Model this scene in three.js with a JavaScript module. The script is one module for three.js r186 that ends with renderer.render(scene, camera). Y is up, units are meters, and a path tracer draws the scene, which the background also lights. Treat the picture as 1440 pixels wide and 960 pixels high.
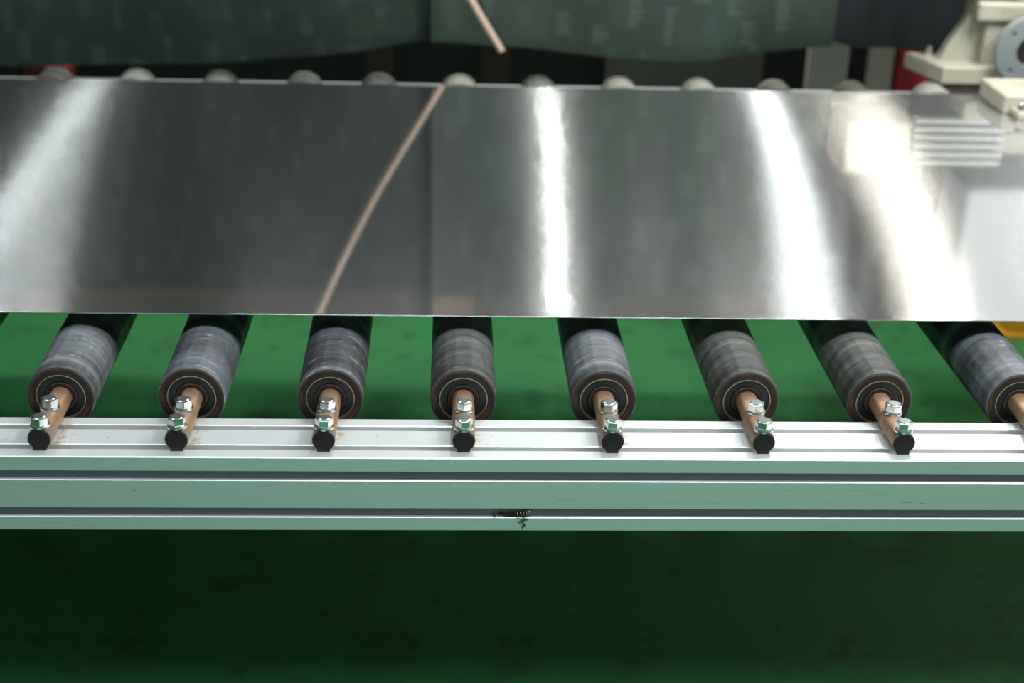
import * as THREE from 'three';
import { mergeGeometries, toCreasedNormals } from 'three/addons/utils/BufferGeometryUtils.js';
import { RoundedBoxGeometry } from 'three/addons/geometries/RoundedBoxGeometry.js';
import { RectAreaLightUniformsLib } from 'three/addons/lights/RectAreaLightUniformsLib.js';

// ---------------------------------------------------------------- camera, light level
RectAreaLightUniformsLib.init();
const scene = new THREE.Scene();
const FOCAL = 2080;                                             // pixels of a 1440 x 960 frame
const camera = new THREE.PerspectiveCamera(2 * Math.atan(480 / FOCAL) * 180 / Math.PI, 1.5, 0.05, 60);
{
  const [p, w, r] = [0.42279, 0.05249, 0.03003];
  const m = new THREE.Matrix4().makeRotationY(-w)
    .multiply(new THREE.Matrix4().makeRotationX(-p))
    .multiply(new THREE.Matrix4().makeRotationZ(r));
  camera.quaternion.setFromRotationMatrix(m);
  camera.position.set(-0.03301, 0.76063, 1.3847);
}
camera.focus = 1.6;
camera.userData.fStop = 4.0;
const renderer = new THREE.WebGLRenderer({ antialias: true });
renderer.toneMapping = THREE.LinearToneMapping;
renderer.toneMappingExposure = 1.0;
renderer.shadowMap.enabled = true;
scene.background = new THREE.Color().setRGB(1.0, 1.75, 1.75);       // cool fill light, let in by a doorway added behind the viewer
// lamp boxes under the ceiling: x, z, length (along z), width, radiance, tint, label
const LAMPS = [
  { x: -1.22, y: 2, z: -0.25, len: 2.7, wid: 0.06, power: 46, tint: [0.86, 0.95, 1.0], turn: -0.1, label: 'long slim ceiling light on the left above the conveyor' },
  { x: 0.28, y: 2, z: -1.6, len: 0.16, wid: 0.04, power: 640, tint: [0.93, 1.0, 0.98], turn: 0, label: 'short ceiling light above the middle of the conveyor' },
  { x: 0.965, y: 2, z: -1.35, len: 1.3, wid: 0.06, power: 85, tint: [0.9, 0.96, 1.0], turn: 0, label: 'slim ceiling light above the back of the right rollers' },
  { x: 1.04, y: 1.3, z: -0.95, len: 0.7, wid: 0.09, power: 80, tint: [1.0, 0.98, 0.9], turn: -0.28, label: 'low hung warm white light above the right end of the sheet' },
  { x: 1.7, y: 1.9, z: 0.15, len: 1.2, wid: 0.2, power: 105, tint: [0.92, 0.96, 1.0], turn: -0.2, label: 'hanging light at the far right beyond the end of the sheet' },
  { x: 0.0, y: 1.62, z: -2.62, len: 2.6, wid: 0.08, power: 52, tint: [0.95, 1.0, 0.95], turn: 1.5708, label: 'long light behind the hanging films over the green floor' },
  { x: 0.2, y: 2, z: 0.75, len: 1.6, wid: 0.2, power: 31, tint: [0.80, 0.9, 1.0], turn: 1.5708, label: 'ceiling light across the aisle in front of the rail' },
];
const FLOOR_Y = -0.75, CEIL_Y = 2.35;

// ---------------------------------------------------------------- helpers
let seed = 7;
const rnd = () => { seed = (seed + 0x6d2b79f5) | 0; let t = Math.imul(seed ^ (seed >>> 15), 1 | seed); t = (t + Math.imul(t ^ (t >>> 7), 61 | t)) ^ t; return ((t ^ (t >>> 14)) >>> 0) / 4294967296; };
const rr = (a, b) => a + (b - a) * rnd();
const used = new Map();
function numbered(name) { const n = used.get(name) ?? 0; used.set(name, n + 1); return n ? `${name}_${String(n).padStart(3, '0')}` : name; }
function part(name, geo, mat, parent) {
  const m = new THREE.Mesh(Array.isArray(geo) ? mergeGeometries(geo.map((g) => { const c = g.index ? g.toNonIndexed() : g; for (const k of Object.keys(c.attributes)) if (!['position', 'normal', 'uv'].includes(k)) c.deleteAttribute(k); return c; })) : geo, mat);
  m.name = name; m.castShadow = m.receiveShadow = true;
  if (parent) parent.add(m);
  return m;
}
function tag(o, label, category, group) { o.userData.label = label; o.userData.category = category; if (group) o.userData.group = group; return o; }
function thing(name, label, category, [x, y, z] = [0, 0, 0], group) {
  const g = new THREE.Group(); g.name = numbered(name); g.position.set(x, y, z); scene.add(g);
  return tag(g, label, category, group);
}
function single(name, geo, mat, label, category, group) { const m = part(numbered(name), geo, mat, scene); return tag(m, label, category, group); }
function structure(name, geo, mat) { const m = part(name, geo, mat, scene); m.userData.kind = 'structure'; return m; }
const box = (w, h, d, x = 0, y = 0, z = 0, r = 0) => (r ? new RoundedBoxGeometry(w, h, d, 2, r) : new THREE.BoxGeometry(w, h, d)).translate(x, y, z);
const std = (o) => new THREE.MeshStandardMaterial(o);
const lin = (r, g, b) => new THREE.Color().setRGB(r, g, b);
const hash = (x, y, s) => { let h = (x * 374761393 + y * 668265263 + s * 974711) | 0; h = Math.imul(h ^ (h >>> 13), 1274126177); return ((h ^ (h >>> 16)) >>> 0) / 4294967296; };
// value noise that wraps every px by py cells
function vnoise(x, y, px, py, s) {
  const xi = Math.floor(x), yi = Math.floor(y), fx = x - xi, fy = y - yi, u = fx * fx * (3 - 2 * fx), v = fy * fy * (3 - 2 * fy);
  const m = (a, n) => ((a % n) + n) % n;
  const h = (i, j) => hash(m(i, px), m(j, py), s);
  return (h(xi, yi) * (1 - u) + h(xi + 1, yi) * u) * (1 - v) + (h(xi, yi + 1) * (1 - u) + h(xi + 1, yi + 1) * u) * v;
}
function fbm(x, y, px, py, s, o = 4) { let a = 0, w = 0.5, t = 0; for (let i = 0; i < o; i++) { a += w * vnoise(x, y, px, py, s + i); t += w; w *= 0.5; x *= 2; y *= 2; px *= 2; py *= 2; } return a / t; }
function dataTex(w, h, fn, srgb) {
  const d = new Uint8Array(w * h * 4);
  for (let j = 0; j < h; j++) for (let i = 0; i < w; i++) { const c = fn(i / w, j / h, i, j), k = (j * w + i) * 4; d[k] = c[0] * 255; d[k + 1] = c[1] * 255; d[k + 2] = c[2] * 255; d[k + 3] = 255; }
  const t = new THREE.DataTexture(d, w, h); t.wrapS = t.wrapT = THREE.RepeatWrapping; t.magFilter = t.minFilter = THREE.LinearFilter; t.needsUpdate = true;
  if (srgb) t.colorSpace = THREE.SRGBColorSpace;
  return t;
}
function planarUV(geo, fn) { const p = geo.attributes.position, n = geo.attributes.normal, uv = new Float32Array(p.count * 2); for (let i = 0; i < p.count; i++) { const [u, v] = fn(p.getX(i), p.getY(i), p.getZ(i), n.getX(i), n.getY(i), n.getZ(i)); uv[2 * i] = u; uv[2 * i + 1] = v; } geo.setAttribute('uv', new THREE.BufferAttribute(uv, 2)); return geo; }
const mix = (a, b, t) => a.map((x, i) => x + (b[i] - x) * t), clamp01 = (x) => Math.min(1, Math.max(0, x)), sstep = (a, b, x) => { const t = clamp01((x - a) / (b - a)); return t * t * (3 - 2 * t); };

// ---------------------------------------------------------------- the setting
const floorMap = dataTex(1024, 1024, (u, v) => {
  const n = fbm(u * 6, v * 6, 6, 6, 11, 5), s = sstep(0.62, 0.78, fbm(u * 22, v * 22, 22, 22, 31, 4)), d = sstep(0.7, 0.8, fbm(u * 50, v * 50, 50, 50, 51, 3));
  let c = mix([0.165, 0.43, 0.225], [0.195, 0.50, 0.27], n);
  c = mix(c, [0.16, 0.30, 0.16], s * 0.35); c = mix(c, [0.12, 0.2, 0.12], d * 0.3);
  return c;
}, true);
const floorMat = std({ map: floorMap, roughness: 0.55 });
structure('floor', planarUV(box(9, 0.2, 10.5, 0, FLOOR_Y - 0.1, 0.25), (x, y, z) => [x / 2, z / 2]), floorMat);
structure('ceiling', box(9, 0.2, 10.5, 0, CEIL_Y + 0.1, 0.25), std({ color: lin(0.1, 0.1, 0.1), roughness: 0.9 }));
const wallMat = std({ color: lin(0.08, 0.09, 0.1), roughness: 0.9 }), wallH = CEIL_Y - FLOOR_Y;
structure('wall_left', box(0.2, wallH, 10.5, -4.4, FLOOR_Y + wallH / 2, 0.25), wallMat);
structure('wall_right', box(0.2, wallH, 10.5, 4.4, FLOOR_Y + wallH / 2, 0.25), std({ color: lin(0.6, 0.6, 0.58), roughness: 0.9 }));
structure('wall_back', box(9, wallH, 0.2, 0, FLOOR_Y + wallH / 2, -4.9), std({ color: lin(0.03, 0.03, 0.03), roughness: 0.9 }));
{
  const s = new THREE.Shape(); s.moveTo(-4.5, 0); s.lineTo(-1.9, 0); s.lineTo(-1.9, 2.3); s.lineTo(1.9, 2.3); s.lineTo(1.9, 0); s.lineTo(4.5, 0); s.lineTo(4.5, wallH); s.lineTo(-4.5, wallH); s.closePath();  // opening added so the fill light reaches the rail face
  structure('wall_front', new THREE.ExtrudeGeometry(s, { depth: 0.2, bevelEnabled: false }).translate(0, FLOOR_Y, 5.3), wallMat);
}

// ---------------------------------------------------------------- lamps
const lampWhite = std({ color: lin(0.7, 0.7, 0.7), roughness: 0.5 });
const rodMat = std({ color: lin(0.2, 0.2, 0.2), roughness: 0.5, metalness: 1 });
for (const L of LAMPS) {
  const t = thing('ceiling_light', L.label, 'light', [L.x, L.y, L.z]);
  t.rotation.y = L.turn;
  part('housing', box(L.wid + 0.03, 0.07, L.len + 0.03, 0, 0.045, 0, 0.01), lampWhite, t);
  part('diffuser', box(L.wid, 0.01, L.len, 0, 0.007, 0), std({ color: lin(0.8, 0.8, 0.8), emissive: lin(...L.tint), emissiveIntensity: 1.5 }), t);
  for (const s of [-1, 1]) part('suspension_rod', new THREE.CylinderGeometry(0.006, 0.006, CEIL_Y - L.y - 0.08, 8).translate(0, (CEIL_Y - L.y + 0.08) / 2, s * L.len * 0.36), rodMat, t);
  const a = new THREE.RectAreaLight(lin(...L.tint), L.power, L.wid, L.len);
  a.rotation.x = -Math.PI / 2; a.position.y = -0.001; t.add(a);
}

// ---------------------------------------------------------------- conveyor rails (slotted square profile)
const W = 0.090, BACK_RAIL = -1.485;
function profileShape() {
  const s = new THREE.Shape(), c = 0.0012, o = 0.0052, lip = 0.0042, cav = 0.0095, cd = 0.0125;
  // each side carries two T-slots at a quarter and three quarters; local frame: along the side t, inwards d
  const pts = [];
  const side = (P, T, N) => {                                   // start corner, direction along, direction inwards
    const at = (t, d) => pts.push([P[0] + T[0] * t + N[0] * d, P[1] + T[1] * t + N[1] * d]);
    at(c, 0);
    for (const k of [0.25, 0.75]) {
      const m = W * k;
      at(m - o - 0.0009, 0); at(m - o, 0.0009); at(m - o, lip); at(m - cav, lip); at(m - cav, cd); at(m + cav, cd); at(m + cav, lip); at(m + o, lip); at(m + o, 0.0009); at(m + o + 0.0009, 0);
    }
    at(W - c, 0);
  };
  // u = distance back from the front face, v = height
  side([0, -W], [1, 0], [0, 1]); side([W, -W], [0, 1], [-1, 0]); side([W, 0], [-1, 0], [0, -1]); side([0, 0], [0, -1], [1, 0]);
  pts.forEach(([u, v], i) => (i ? s.lineTo(u, v) : s.moveTo(u, v)));
  s.closePath();
  return s;
}
const RAIL_LEN = 3.0;
const railGeo = toCreasedNormals(new THREE.ExtrudeGeometry(profileShape(), { depth: RAIL_LEN, bevelEnabled: false }).rotateY(Math.PI / 2).translate(-RAIL_LEN / 2, 0, 0), 0.5);
planarUV(railGeo, (x, y, z, nx, ny) => [(x + 0.6) / 1.2, ny > 0.5 ? 0.5 + 0.5 * clamp01((z + W) / W) : 0.5 * clamp01((y + W) / W)]);
const NEAR_X = { '-4': -0.622, '-3': -0.4566, '-2': -0.3119, '-1': -0.1573, '0': -0.0074, '1': 0.1522, '2': 0.316, '3': 0.4697, '4': 0.632, '5': 0.785, '6': 0.94, '-5': -0.778 };
const FAR_X = { '-5': -0.7792, '-4': -0.6236, '-3': -0.4644, '-2': -0.3026, '-1': -0.1582, '0': -0.0018, '1': 0.1523, '2': 0.3104, '3': 0.4677, '4': 0.6166, '5': 0.7713, '6': 0.9293 };
const railMap = (() => {
  const w = 2048, h = 512, cv = document.createElement('canvas'); cv.width = w; cv.height = h;
  const g = cv.getContext('2d'); g.fillStyle = '#dcdedb'; g.fillRect(0, 0, w, h);
  const X = (x) => (x + 0.6) / 1.2 * w, top = (z) => h * (1 - (0.5 + 0.5 * (z + W) / W)), fr = (y) => h * (1 - 0.5 * (y + W) / W);
  for (let i = 0; i < 260; i++) { g.fillStyle = `rgba(120,118,110,${rr(0.03, 0.13)})`; const x = rr(0, w), y = rr(0, h); g.fillRect(x, y, rr(4, 60), rr(1, 3)); }
  for (let i = 0; i < 70; i++) { g.fillStyle = `rgba(60,50,42,${rr(0.2, 0.6)})`; g.beginPath(); g.arc(rr(0, w), rr(0, h / 2), rr(0.6, 2.2), 0, 7); g.fill(); }
  for (const k of [-3, -2, -1, 0, 1, 2, 3]) {                  // rust bleeding out beside each shaft
    const x0 = NEAR_X[k];
    for (let i = 0; i < (k === -3 ? 60 : 24); i++) {
      g.fillStyle = `rgba(${rr(140, 180) | 0},${rr(90, 120) | 0},50,${rr(0.05, 0.22)})`;
      g.beginPath(); g.ellipse(X(x0 + 0.0125 + Math.abs(rr(-1, 1) * rr(0, 1)) * (k === -3 ? 0.022 : 0.012)), top(rr(-0.075, -0.018)), rr(1, 7), rr(2, 10), 0, 0, 7); g.fill();
    }
  }
  g.strokeStyle = 'rgba(70,60,60,0.5)'; g.lineWidth = 1.5;
  for (const [x, y, l] of [[0.47, -0.052, 0.014], [0.492, -0.053, 0.008], [-0.145, -0.025, 0.02], [-0.36, -0.04, 0.004]]) { g.beginPath(); g.moveTo(X(x), fr(y)); g.lineTo(X(x + l), fr(y) + 3); g.stroke(); }
  g.strokeStyle = 'rgba(245,245,235,0.8)';
  for (const [x, y, l] of [[0.478, -0.013, 0.022], [0.485, -0.009, 0.012], [-0.006, -0.084, 0.02], [0.0, -0.088, 0.014]]) { g.beginPath(); g.moveTo(X(x), fr(y)); g.lineTo(X(x + l), fr(y) + 4); g.stroke(); }
  for (let i = 0; i < 26; i++) {                                 // dark oily drip under the metal shaving
    const f = rnd(), x = 0.057 + rr(-0.009, 0.008) * (1 - f), y = -0.0735 - f * 0.0135;
    g.fillStyle = `rgba(${rr(35, 60) | 0},${rr(28, 42) | 0},${rr(24, 34) | 0},${rr(0.3, 0.75)})`;
    g.beginPath(); g.ellipse(X(x), fr(y), rr(1, 3.5) * (1.2 - f), rr(2, 7), rr(-0.4, 0.4), 0, 7); g.fill();
  }
  const t = new THREE.CanvasTexture(cv); t.colorSpace = THREE.SRGBColorSpace; t.wrapS = t.wrapT = THREE.RepeatWrapping; t.magFilter = THREE.LinearFilter; return t;
})();
const railMat = new THREE.MeshStandardMaterial({ map: railMap, roughness: 0.42, metalness: 0.62 });
const legMat = std({ color: lin(0.5, 0.5, 0.5), roughness: 0.5, metalness: 0.3 });
const grooveShade = std({ color: lin(0.20, 0.18, 0.21), roughness: 0.7 });
function rail(label, z) {
  const t = thing('conveyor_rail', label, 'rail', [0, 0, z]);
  part('slotted_profile', railGeo, railMat, t);
  for (const k of [0.25, 0.75]) part('groove_shade_strip', box(RAIL_LEN - 0.01, 0.0182, 0.003, 0, -W * k, -0.0062), grooveShade, t);  // dark strips stand in for the shade inside the front slots
  for (const x of [-1.4, 1.4]) {
    const l = part('leg', box(0.08, -FLOOR_Y - W - 0.012, 0.08, x, (FLOOR_Y - W + 0.012) / 2, -W / 2, 0.004), legMat, t);
    part('foot_plate', box(0.13, 0.012, 0.13, x, FLOOR_Y + 0.006, -W / 2), legMat, l);
  }
  return t;
}
rail('long pale aluminium rail with grooves along the front of the conveyor', 0);
rail('matching aluminium rail hidden behind the far ends of the rollers', BACK_RAIL);

// ---------------------------------------------------------------- conveyor rollers
const ROLL_R = 0.0375, AXIS_Y = 0.0125, Z_NEAR = -0.1145, Z_FAR = -1.462, ROLL_L = Z_NEAR - Z_FAR;
const shellMaps = [0, 1, 2, 3].map((s) => dataTex(256, 2048, (u, v) => {
  const d = v * 1.36;                                             // metres from the near end
  const band = fbm(0.5, v * 60, 1, 60, 100 + s * 9, 4), fine = vnoise(0.5, v * 620, 1, 620, 140 + s), blot = fbm(u * 3 + 0.15 * band, v * 110, 3, 110, 170 + s, 4), grain = fbm(u * 60, v * 500, 60, 500, 190 + s, 2);
  let k = 0.275 + 0.34 * (band - 0.45) + 0.06 * (fine - 0.5) + 0.20 * (blot - 0.5) + 0.10 * (grain - 0.5);
  k += 0.07 * sstep(0.05, 0.10, d) * (1 - sstep(0.15, 0.2, d));
  const scr = sstep(0.66, 0.78, fbm(u * 14, v * 330, 14, 330, 200 + s, 3)) * sstep(0.45, 0.65, fbm(u * 4, v * 30, 4, 30, 230 + s, 2)); k += 0.20 * scr;
  if (hash(Math.floor(u * 256), Math.floor(v * 2048), 260 + s) > 0.9988) k += 0.2;
  if (s === 2) k += 0.06;
  const paled = sstep(1.24, 1.27, d);                              // the far ends are paler
  k = clamp01(k * (1 + (s === 2 ? 0.28 : 0.02) * paled));
  if (paled > 0.5) return [k, k * 0.985, k * 0.90];
  return s === 2 ? [k * 0.97, k * 0.98, k * 0.92] : s === 0 ? [k * 0.95, k * 0.98, k * 1.02] : [k * 0.95, k * 0.97, k * 0.99];
}, true));
const shellMats = shellMaps.map((m) => std({ map: m, roughness: 0.5, metalness: 0.0 }));
const rustDark = std({ map: dataTex(128, 128, (u, v) => { const n = fbm(u * 8, v * 8, 8, 8, 301, 4); return mix([0.16, 0.115, 0.10], [0.33, 0.23, 0.18], sstep(0.35, 0.75, n)); }, true), roughness: 0.7, metalness: 0.2 });
const rubberBlack = std({ color: lin(0.012, 0.012, 0.015), roughness: 0.45 });
const bronze = std({ color: lin(0.42, 0.30, 0.19), roughness: 0.4, metalness: 0.8 });
const shaftMat = std({ map: dataTex(128, 512, (u, v) => {
  const n = fbm(u * 4, v * 14, 4, 14, 320, 4), m = fbm(u * 10, v * 40, 10, 40, 331, 3);
  let c = mix([0.42, 0.28, 0.19], [0.70, 0.56, 0.42], n); c = mix(c, [0.48, 0.42, 0.38], sstep(0.5, 0.75, m)); return c;
}, true), roughness: 0.5, metalness: 0.25 });
const endBlack = std({ color: lin(0.012, 0.009, 0.007), roughness: 0.9 });
const zinc = std({ color: lin(0.78, 0.79, 0.77), roughness: 0.24, metalness: 1 });
const lathe = (pts, seg = 48) => toCreasedNormals(new THREE.LatheGeometry(pts.map(([r, y]) => new THREE.Vector2(Math.max(r, 1e-5), y)), seg).rotateX(Math.PI / 2), 0.6);   // y -> z
const SHAFT_R = 0.0123, CAP_Z = -0.014, SHAFT_BACK = Z_FAR - 0.045;
// all roller shapes in a frame whose origin is the axis at the middle of the near face
const L = ROLL_L, ch = 0.0009;
const shellGeo = lathe([[0.0362, -0.0002], [ROLL_R - ch, -0.0002], [ROLL_R, -ch], [ROLL_R, -L + ch], [ROLL_R - ch, -L + 0.0002], [0.0362, -L + 0.0002]].reverse(), 64);
planarUV(shellGeo, (x, y, z) => { const a = Math.atan2(y, x) / (2 * Math.PI); return [a < -0.25 ? a + 1 : a, -z / 1.36]; });
const endRing = (z, s) => lathe([[0.0364, z - s * 0.004], [0.0364, z - s * 0.0006], [0.0352, z + s * 0.0005], [0.0287, z + s * 0.0008], [0.0275, z - s * 0.0005], [0.0275, z - s * 0.006]]);
const bearingRing = (z, s) => lathe([[0.0276, z - s * 0.004], [0.0276, z + s * 0.0006], [0.0266, z + s * 0.0008], [0.0258, z - s * 0.0004], [0.0258, z - s * 0.004]]);
const sealDisc = (z, s) => lathe([[0.0259, z - s * 0.0022], [0.022, z - s * 0.0014], [0.0185, z - s * 0.0016], [0.0175, z - s * 0.003], [0.0175, z - s * 0.006]]);
const innerRace = (z, s) => lathe([[0.0176, z - s * 0.006], [0.0176, z - s * 0.0005], [0.0168, z + s * 0.0004], [0.0150, z - s * 0.0002], [0.0122, z - s * 0.0008], [0.0122, z - s * 0.006]]);
const zFrontEnd = CAP_Z - Z_NEAR, zBackEnd = SHAFT_BACK - Z_NEAR;
const shaftGeo = lathe([[0, zFrontEnd - 0.0012], [SHAFT_R - 0.0014, zFrontEnd - 0.001], [SHAFT_R, zFrontEnd - 0.002], [SHAFT_R, zBackEnd], [0, zBackEnd]], 32);
planarUV(shaftGeo, (x, y, z) => { const a = Math.atan2(y, x) / (2 * Math.PI); return [a < -0.25 ? a + 1 : a, z * 3]; });
const capGeo = lathe([[0, zFrontEnd + 0.0006], [SHAFT_R - 0.0016, zFrontEnd + 0.0006], [SHAFT_R - 0.0003, zFrontEnd - 0.0006], [SHAFT_R - 0.0014, zFrontEnd - 0.0012], [0, zFrontEnd - 0.0012]], 32);
const contactShadeGeo = box(0.0135, 0.0032, 0.03, 0, -AXIS_Y + 0.0017, zFrontEnd - 0.0135, 0.0008);  // black block stands in for the contact shadow under the shaft end
function boltGeos() {
  const r = 0.0094, h = 0.0082;
  const s = new THREE.Shape(); for (let i = 0; i < 6; i++) { const a = i * Math.PI / 3 + 0.3; i ? s.lineTo(r * Math.cos(a), r * Math.sin(a)) : s.moveTo(r * Math.cos(a), r * Math.sin(a)); } s.closePath();
  const hex = toCreasedNormals(new THREE.ExtrudeGeometry(s, { depth: h - 0.0022, bevelEnabled: true, bevelThickness: 0.0011, bevelSize: 0.0011, bevelOffset: -0.0011, bevelSegments: 2 }).translate(0, 0, 0.0011).rotateX(-Math.PI / 2), 0.5);
  const dome = new THREE.CylinderGeometry(0.0062, 0.0075, 0.0008, 24).translate(0, h + 0.0003, 0);
  const shank = new THREE.CylinderGeometry(0.004, 0.004, 0.02, 12).translate(0, -0.01, 0);
  const washer = new THREE.CylinderGeometry(0.0104, 0.0106, 0.0018, 28).translate(0, -0.0007, 0);
  const spring = new THREE.CylinderGeometry(0.0086, 0.0086, 0.0018, 24).translate(0, 0.0008, 0);
  return { head: [hex.translate(0, 0.0016, 0), dome.translate(0, 0.0016, 0), shank], washer: [washer, spring] };
}
const BG = boltGeos();
const merged = (list) => mergeGeometries(list.map((g) => { const c = g.index ? g.toNonIndexed() : g; for (const k of Object.keys(c.attributes)) if (!['position', 'normal', 'uv'].includes(k)) c.deleteAttribute(k); return c; }));
const boltHead = merged(BG.head), boltWasher = merged(BG.washer);
const ROLLERS = [];
function makeRoller(k, label, variant) {
  const t = thing('conveyor_roller', label, 'roller', [NEAR_X[k], AXIS_Y, Z_NEAR], 'rollers side by side on the conveyor');
  t.rotation.y = -Math.atan2(FAR_X[k] - NEAR_X[k], ROLL_L);
  const shell = part('roller_shell', shellGeo, shellMats[variant], t);
  void shell;
  for (const [z, s] of [[0, 1], [-L, -1]]) {
    part('end_ring', endRing(z, s), rustDark, t);
    const b = part('bearing', bearingRing(z, s), bronze, t);
    part('bearing_seal', sealDisc(z, s), rubberBlack, b); part('inner_race', innerRace(z, s), rustDark, b);
  }
  part('shaft', shaftGeo, shaftMat, t);
  part('shaft_end', capGeo, endBlack, t);
  part('contact_shade', contactShadeGeo, endBlack, t);
  for (const z of [-W * 0.25 - 0.001, -W * 0.75 + 0.001]) {
    const b = part('bolt', boltHead, zinc, t); b.position.set(0, SHAFT_R + 0.0008, z - Z_NEAR); b.rotation.y = hash(k + 20, Math.round(z * 1000), 5) * 1.05; b.rotation.z = (hash(k + 40, Math.round(z * 1000), 8) - 0.5) * 0.12;
    part('washer', boltWasher, zinc, b);
  }
  ROLLERS.push(t);
  return t;
}
const ORD = ['first', 'second', 'third', 'fourth', 'fifth', 'sixth', 'seventh', 'eighth'];
const ROLLER_LABELS = {
  '-5': 'roller at far left, only its far tip in front of the red box in view',
  '-4': 'roller cut off by the left picture edge, its cream far tip behind the sheet',
  '-3': 'dark grey roller with a blotchy black band, leftmost whole one on the front rail',
  '-2': 'dark grey roller, second whole one from the left on the front rail',
  '-1': 'bluish grey roller directly left of the middle one that points at the viewer',
  '0': 'grey roller in the middle of the row, pointing straight at the viewer',
  '1': 'dark roller with streaky grey bands, directly right of the middle one',
  '2': 'greyish roller with a worn yellowish band, second to the right of the middle one',
  '3': 'olive grey scuffed roller, rightmost with its whole shaft end in view',
  '4': 'roller cut off by the right picture edge, its near face half in view',
  '5': 'roller of which only the far tip shows, left of the dark red post',
  '6': 'roller of which only the far tip shows, beside the beige bracket at right',
};
for (const [k, v] of [[-5, 0], [-4, 2], [-3, 1], [-2, 0], [-1, 3], [0, 2], [1, 1], [2, 2], [3, 2], [4, 0], [5, 3], [6, 2]]) makeRoller(k, ROLLER_LABELS[k], v);

// ---------------------------------------------------------------- the steel sheet
const SHEET_Y = 0.070;
// fine brushing: some grains are nearly mirror-flat, the others are rougher and tilted across the strip
const SHARP = 0.74;
const sheetRough = dataTex(1024, 1024, (u, v, i, j) => { const k = hash(i, j, 400) < SHARP ? 0.025 : 0.195; return [k, k, k]; });
const sheetTilt = dataTex(1024, 1024, (u, v, i, j) => {
  let t = 0;
  if (hash(i, j, 400) >= SHARP) { const h = hash(i, j, 430); t = hash(i, j, 440) < 0.7 ? -Math.min(0.9, 0.09 * Math.tan(Math.PI / 2 * h)) : -0.9 * h; }
  const n = Math.hypot(t, 1);
  return [0.5 + 0.5 * t / n, 0.5, 0.5 + 0.5 / n];
});
for (const t of [sheetRough, sheetTilt]) { t.repeat.set(17, 17); t.magFilter = THREE.NearestFilter; }
const sheetGeo = new RoundedBoxGeometry(1.0705, 0.0016, 3.4, 2, 0.0007);          // local x = across (becomes depth), z = along
planarUV(sheetGeo, (x, y, z) => [x, z]);
// the u axis of the map runs across the strip so that the brushed highlight is drawn out across it
const sheetMat = new THREE.MeshPhysicalMaterial({ color: lin(0.60, 0.59, 0.565), metalness: 1, roughness: 1, roughnessMap: sheetRough, normalMap: sheetTilt, anisotropy: 1, anisotropyRotation: 0 });
const sheet = single('steel_sheet', sheetGeo, sheetMat, 'wide brushed stainless steel sheet lying over the rollers with bright streaks of reflected light', 'sheet');
sheet.rotation.y = Math.PI / 2; sheet.position.set(0.05, SHEET_Y - 0.0008, (-0.2205 - 1.291) / 2);

// ---------------------------------------------------------------- hanging film behind
function draped(pts, topY, z, folds, thick, phase) {
  const nx = 140, ny = 48, pos = [], uv = [], idx = [];
  const bottom = (x) => { let i = 0; while (i < pts.length - 2 && pts[i + 1][0] < x) i++; const [a, b] = [pts[i], pts[i + 1]]; const t = clamp01((x - a[0]) / (b[0] - a[0])); return a[1] + (b[1] - a[1]) * t; };
  const smooth = (x) => { let s = 0; for (let k = -3; k <= 3; k++) s += bottom(x + k * 0.02); return s / 7; };
  const x0 = pts[0][0], x1 = pts[pts.length - 1][0];
  for (const f of [0, 1]) for (let j = 0; j <= ny; j++) for (let i = 0; i <= nx; i++) {
    const u = i / nx, v = j / ny, x = x0 + (x1 - x0) * u, yb = smooth(x), y = yb + (topY - yb) * v;
    const dz = folds * ((1 - v * 0.7) * Math.sin(u * 9 + phase + v * 1.2) + 0.5 * Math.sin(u * 23 + phase * 2 - v * 2)) - 0.05 * (1 - v) * (1 - v) * 0.6;
    pos.push(x, y, z + dz - f * thick); uv.push(x, y);
  }
  const n = (nx + 1) * (ny + 1), q = (a, b, c, d) => idx.push(a, b, c, a, c, d);
  for (let j = 0; j < ny; j++) for (let i = 0; i < nx; i++) { const a = j * (nx + 1) + i, b = a + 1, c = b + nx + 1, d = a + nx + 1; q(a, b, c, d); q(n + a, n + d, n + c, n + b); }
  for (let i = 0; i < nx; i++) { q(i + 1, i, n + i, n + i + 1); const a = ny * (nx + 1) + i; q(a, a + 1, n + a + 1, n + a); }
  for (let j = 0; j < ny; j++) { const a = j * (nx + 1), b = a + nx + 1; q(a, b, n + b, n + a); const c = a + nx, d = b + nx; q(d, c, n + c, n + d); }
  const g = new THREE.BufferGeometry(); g.setAttribute('position', new THREE.Float32BufferAttribute(pos, 3)); g.setAttribute('uv', new THREE.Float32BufferAttribute(uv, 2)); g.setIndex(idx); g.computeVertexNormals();
  return g;
}
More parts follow.
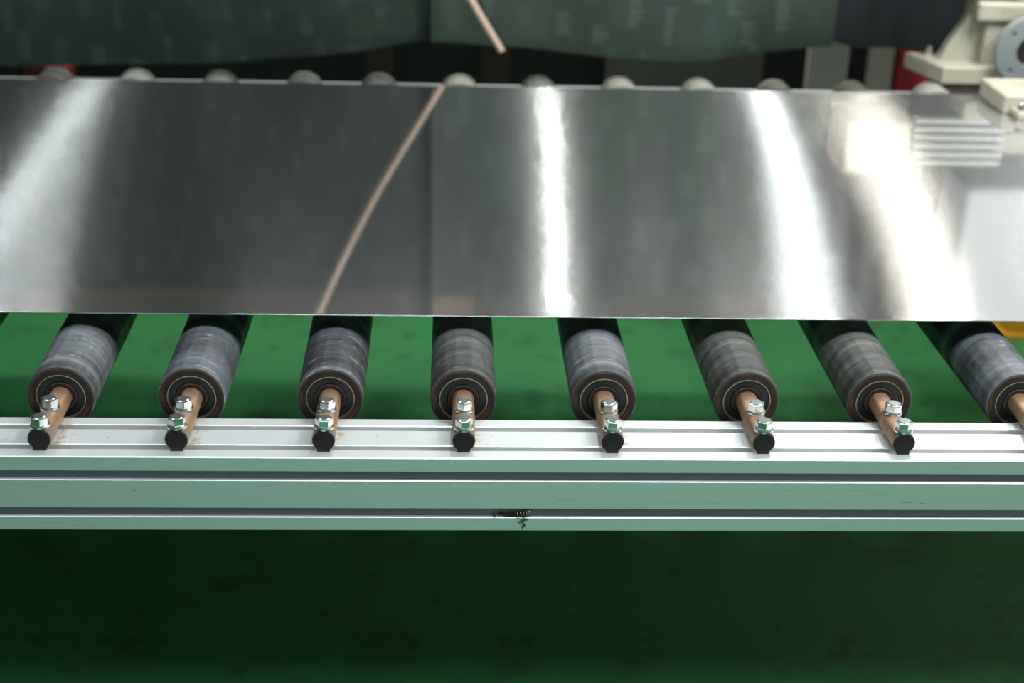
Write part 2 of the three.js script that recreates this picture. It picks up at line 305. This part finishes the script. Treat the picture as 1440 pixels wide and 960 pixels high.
const makeFilmMap = (base, lift) => {
  const w = 1024, h = 1024, cv = document.createElement('canvas'); cv.width = w; cv.height = h; const g = cv.getContext('2d');
  g.fillStyle = base; g.fillRect(0, 0, w, h);
  for (let i = 0; i < 90; i++) { g.fillStyle = `rgba(${rr(60, 100) | 0},${rr(75, 110) | 0},${rr(65, 100) | 0},0.10)`; g.fillRect(rr(-50, w), rr(-50, h), rr(20, 120), rr(60, 260)); }
  for (let r = 0; r < 9; r++) for (let c = 0; c < 12; c++) {     // printed blocks of fine lines, staggered
    const x = c * w / 12 + (r % 3) * 28 + rr(-6, 6), y = r * h / 9 + (c % 4) * 22 + rr(-8, 8), bl = rnd() < 0.3;
    const hgt = rr(45, 95), ww = rr(22, 40);
    if (bl) { g.fillStyle = `rgba(72,86,96,${rr(0.2, 0.45)})`; g.fillRect(x, y, ww * 0.8, hgt * 0.8); continue; }
    for (let k = 0; k < hgt / 9; k++) { g.fillStyle = `rgba(92,104,94,${rr(0.15, 0.4) * lift})`; g.fillRect(x + rr(0, 4), y + k * 9, ww * rr(0.6, 1), 4); }
  }
  g.fillStyle = 'rgba(84,74,62,0.85)'; g.fillRect(0, h * 0.10, w, h * 0.13);          // brownish header band near the top
  g.fillStyle = 'rgba(128,106,86,0.9)'; g.fillRect(w * 0.94, h * 0.10, w * 0.06, h * 0.12); g.fillRect(0, h * 0.10, w * 0.04, h * 0.12);
  const t = new THREE.CanvasTexture(cv); t.colorSpace = THREE.SRGBColorSpace; t.wrapS = t.wrapT = THREE.RepeatWrapping; t.magFilter = THREE.LinearFilter; t.repeat.set(1, 1); return t;
};
const filmShaded = std({ map: makeFilmMap('#2b322d', 1.5), roughness: 0.45 }), filmLit = std({ map: makeFilmMap('#3a423a', 3.2), roughness: 0.42 });  // same film in shaded and lit tones, light falloff painted in
const filmDark = std({ color: lin(0.012, 0.014, 0.017), roughness: 0.45 });
const FZ = -1.95, FILM_TOP = 1.32;
single('hanging_film', draped([[-1.42, -0.07], [-1.032, -0.084], [-0.794, -0.078], [-0.538, -0.067], [-0.264, -0.038], [-0.066, -0.003]], FILM_TOP, FZ - 0.012, 0.008, 0.002, 0.4), filmShaded, 'sagging green printed plastic film hanging on the left behind the sheet, its shade painted in', 'film');
single('hanging_film', draped([[-0.063, -0.003], [0.098, -0.009], [0.301, -0.030], [0.515, -0.041], [0.677, -0.018], [0.862, 0.004]], FILM_TOP, FZ + 0.012, 0.008, 0.002, 2.1), filmLit, 'grey green printed plastic film hanging behind the middle and right of the sheet, painted in a lit tone', 'film');
single('hanging_film', draped([[0.83, 0.01], [0.95, -0.03], [1.1, -0.025], [1.3, -0.01]], FILM_TOP, FZ - 0.1, 0.014, 0.002, 1.0), filmDark, 'plain blackish blue film hanging behind the beige bracket at right', 'film');
{
  const t = thing('hanging_beam', 'grey beam out of view above from which the films hang', 'beam', [0, FILM_TOP - 0.02, FZ - 0.035]);
  part('batten', box(3.0, 0.08, 0.06, 0, 0.065, 0, 0.006), rodMat, t);
  for (const x of [-1.2, 1.4]) part('hanger', new THREE.CylinderGeometry(0.01, 0.01, CEIL_Y - FILM_TOP - 0.08, 10).translate(x, (CEIL_Y - FILM_TOP + 0.12) / 2 + 0.02, 0), rodMat, t);
}
{
  const path = new THREE.CatmullRomCurve3([[0.096, -0.004], [0.031, 0.1], [-0.035, 0.222], [-0.204, 0.52], [-0.33, 0.79], [-0.36, 0.87], [-0.52, 1.34]].map(([x, y]) => new THREE.Vector3(x, y, FZ + 0.062)));
  const ropeMap = dataTex(64, 512, (u, v) => { const s = 0.5 + 0.5 * Math.sin((u + v * 60) * 6.283 * 2); return mix([0.76, 0.60, 0.53], [0.90, 0.80, 0.73], s); }, true);
  single('cord', new THREE.TubeGeometry(path, 80, 0.0078, 14), std({ map: ropeMap, roughness: 0.4 }), 'thin pinkish brown cord slanting down in front of the hanging film', 'cord');
}

// ---------------------------------------------------------------- machine frame and boxes far behind
const dark = std({ color: lin(0.012, 0.012, 0.012), roughness: 0.8 });
{
  const t = thing('machine_cabinet', 'black machine cabinet in the dark gap between hanging film and sheet', 'cabinet', [0, FLOOR_Y, -3.1]);
  part('body', box(4.6, 2.2, 0.7, 0, 1.14, 0, 0.01), dark, t);
  part('plinth', box(4.5, 0.05, 0.62, 0, 0.025, 0), dark, t);
}
function column(name, x0, x1, color, label, topY = 0.35, z = -2.5) {
  const t = thing(name, label, 'post', [(x0 + x1) / 2, FLOOR_Y, z]);
  const m = std({ color: lin(...color), roughness: 0.6 });
  part('upright', box(x1 - x0, topY - FLOOR_Y - 0.012, 0.022, 0, (topY - FLOOR_Y - 0.012) / 2 + 0.012, 0, 0.005), m, t);
  part('base_plate', box(x1 - x0 + 0.006, 0.012, 0.14, 0, 0.006, 0), m, t);
  return t;
}
column('grey_post', 0.94, 1.05, [0.72, 0.5, 0.54], 'wide grey post below the edge of the film, left of the dark gap');
column('grey_post', 1.105, 1.172, [0.8, 0.5, 0.56], 'narrow grey post directly left of the dark red post');
column('red_post', 1.185, 1.272, [0.65, 0.03, 0.05], 'dark red post behind the beige bracket');
column('brown_post', -0.235, -0.17, [0.09, 0.03, 0.02], 'dark brown post in the black gap behind the sheet, left of the middle');
column('brown_post', 0.07, 0.14, [0.08, 0.028, 0.02], 'dark brown post in the black gap behind the sheet, below the cord');
column('grey_post', 0.42, 0.86, [0.14, 0.10, 0.10], 'broad dim grey upright panel below the right end of the printed film', 0.3, -2.68);
{
  const t = thing('red_box', 'small red box with a sloping top at the far left behind the roller tips', 'box', [-1.055, FLOOR_Y, -2.45]);
  const s = new THREE.Shape(); s.moveTo(-0.05, 0); s.lineTo(0.05, 0); s.lineTo(0.05, 0.545); s.lineTo(-0.05, 0.575); s.closePath();
  const m = std({ color: lin(0.22, 0.02, 0.015), roughness: 0.5 });
  part('body', new THREE.ExtrudeGeometry(s, { depth: 0.1, bevelEnabled: true, bevelSize: 0.004, bevelThickness: 0.004, bevelSegments: 2 }).translate(0, 0.004, -0.05), m, t);
}
{
  const t = thing('yellow_post', 'yellow steel post standing on the green floor at the right edge', 'post', [1.46, FLOOR_Y, -2.08]);
  const m = std({ color: lin(0.45, 0.24, 0.015), roughness: 0.5 });
  part('upright', box(0.09, 0.9, 0.09, 0, 0.46, 0, 0.008), m, t); part('base_plate', box(0.15, 0.01, 0.15, 0, 0.005, 0), m, t);
}

// ---------------------------------------------------------------- roll stand at the right
const beige = std({ map: dataTex(256, 256, (u, v) => { const n = fbm(u * 5, v * 5, 5, 5, 501, 4), d = sstep(0.62, 0.8, fbm(u * 16, v * 16, 16, 16, 511, 3)); return mix(mix([0.62, 0.595, 0.52], [0.70, 0.68, 0.61], n), [0.45, 0.39, 0.31], d * 0.5); }, true), roughness: 0.5 });
const flangeGrey = std({ color: lin(0.23, 0.245, 0.245), roughness: 0.45, metalness: 0.2 });
{
  const t = thing('bearing_bracket', 'beige cast bracket with a grey blue flange ring standing at the right behind the sheet', 'bracket', [1.03, 0, -1.53]);
  // local: base plate on the rear rail
  const ps = new THREE.Shape(); ps.moveTo(-0.052, 0); ps.lineTo(0.06, 0); ps.lineTo(0.06, 0.125); ps.lineTo(-0.09, 0.125); ps.closePath();
  part('base_plate', new THREE.ExtrudeGeometry(ps, { depth: 0.026, bevelEnabled: true, bevelSize: 0.004, bevelThickness: 0.004, bevelSegments: 3 }).rotateX(-Math.PI / 2).translate(0, 0.034, 0), beige, t);
  part('riser', box(0.11, 0.03, 0.05, 0, 0.015, -0.03, 0.002), rustDark, t);
  const rs = new THREE.Shape(); rs.moveTo(-0.045, 0.06); rs.lineTo(0.06, 0.06); rs.lineTo(0.08, 0.185); rs.lineTo(0.015, 0.185); rs.lineTo(0.0, 0.142); rs.lineTo(-0.03, 0.092); rs.closePath();
  part('rib', new THREE.ExtrudeGeometry(rs, { depth: 0.026, bevelEnabled: true, bevelSize: 0.003, bevelThickness: 0.003, bevelSegments: 2 }).translate(0, 0, -0.085), beige, t);
  part('column', box(0.11, 0.13, 0.07, 0.085, 0.124, -0.06, 0.008), beige, t);
  part('head', box(0.17, 0.04, 0.09, 0.09, 0.172, -0.055, 0.008), beige, t);
  const ring = new THREE.Shape(); ring.absarc(0, 0, 0.068, 0, Math.PI * 2); const hole = new THREE.Path(); hole.absarc(0, 0, 0.03, 0, Math.PI * 2, true); ring.holes.push(hole);
  for (let i = 0; i < 4; i++) { const a = Math.PI / 4 + i * Math.PI / 2 + 0.05, p = new THREE.Path(); p.absarc(0.052 * Math.cos(a), 0.052 * Math.sin(a), 0.006, 0, Math.PI * 2, true); ring.holes.push(p); }
  const f = part('flange_ring', new THREE.ExtrudeGeometry(ring, { depth: 0.014, curveSegments: 40, bevelEnabled: true, bevelSize: 0.002, bevelThickness: 0.002, bevelSegments: 2 }).translate(0.105, 0.105, 0.02), flangeGrey, t);
  part('bore', new THREE.CylinderGeometry(0.031, 0.031, 0.012, 32).rotateX(Math.PI / 2).translate(0.105, 0.105, 0.018), endBlack, f);
  part('stud', [new THREE.CylinderGeometry(0.007, 0.007, 0.022, 12).translate(-0.055, 0.073, -0.10), new THREE.CylinderGeometry(0.011, 0.011, 0.01, 6).translate(-0.055, 0.069, -0.10)], zinc, t);
}
{
  const t = thing('guide_block', 'beige guide block over the right end of the sheet, below the flange ring', 'block', [1.045, SHEET_Y, -1.2]);
  part('body', box(0.16, 0.034, 0.13, 0.0, 0.017, -0.02, 0.005), beige, t);
  part('lip', box(0.15, 0.014, 0.05, 0.008, 0.007, 0.06, 0.004), beige, t);
  part('bolt', boltHead, zinc, t).position.set(-0.055, 0.0155, 0.068);
}
{
  const t = thing('finned_motor', 'finned grey motor with a cream terminal box, seen only as stripes in the sheet', 'motor', [1.04, 0.25, -1.64]);
  part('housing', box(0.18, 0.10, 0.12, 0, 0, 0, 0.008), std({ color: lin(0.04, 0.04, 0.04), roughness: 0.6 }), t);
  for (let i = 0; i < 6; i++) part('fin', box(0.19, 0.006, 0.03, 0, -0.048 + i * 0.0185, 0.07), std({ color: lin(0.8, 0.8, 0.78), roughness: 0.5 }), t);
  part('terminal_box', box(0.14, 0.12, 0.14, -0.166, 0.012, 0.005, 0.01), beige, t);
  part('mount', box(0.46, 0.05, 0.06, 0.31, 0.02, -0.02, 0.005), beige, t);
}
{
  const t = thing('roll_stand', 'white machine stand with a hood out of view at the right, carrying the motor', 'stand', [1.76, FLOOR_Y, -1.76]);
  part('upright', box(0.3, 1.75, 0.3, 0, 0.887, 0, 0.01), beige, t);
  part('hood', box(0.72, 0.6, 0.2, -0.26, 1.45, -0.06, 0.02), std({ color: lin(0.55, 0.56, 0.58), roughness: 0.5 }), t);
  part('base_plate', box(0.42, 0.012, 0.42, 0, 0.006, 0), beige, t);
}
// ---------------------------------------------------------------- a scrap of swarf in the lower groove
{
  const t = thing('metal_shaving', 'curled rusty metal shaving caught in the lower groove of the front rail', 'shaving', [0.057, -0.0725, -0.002]);
  const pts = []; for (let i = 0; i <= 60; i++) { const a = i * 0.52; pts.push(new THREE.Vector3(-0.006 + i * 0.00026, 0.003 + 0.0026 * Math.cos(a) + i * 0.00005, 0.0006 + 0.0026 * Math.sin(a))); }
  part('coil', new THREE.TubeGeometry(new THREE.CatmullRomCurve3(pts), 180, 0.00065, 6), std({ color: lin(0.35, 0.26, 0.2), roughness: 0.4, metalness: 0.7 }), t);
  const grit = []; for (let i = 0; i < 130; i++) { const s = rr(0.0009, 0.0024); grit.push(new THREE.TetrahedronGeometry(s).rotateX(rr(0, 3)).rotateY(rr(0, 3)).translate(rr(-0.034, 0.008) * rr(0.3, 1), rr(-0.0002, 0.0042), rr(-0.0025, 0.001))); }
  const gm = part('grit', grit, std({ color: lin(0.03, 0.018, 0.012), roughness: 0.8 }), t); gm.userData.kind = 'stuff';
}

scene.traverse((o) => { if (o.isMesh) o.castShadow = o.receiveShadow = true; });
renderer.render(scene, camera);
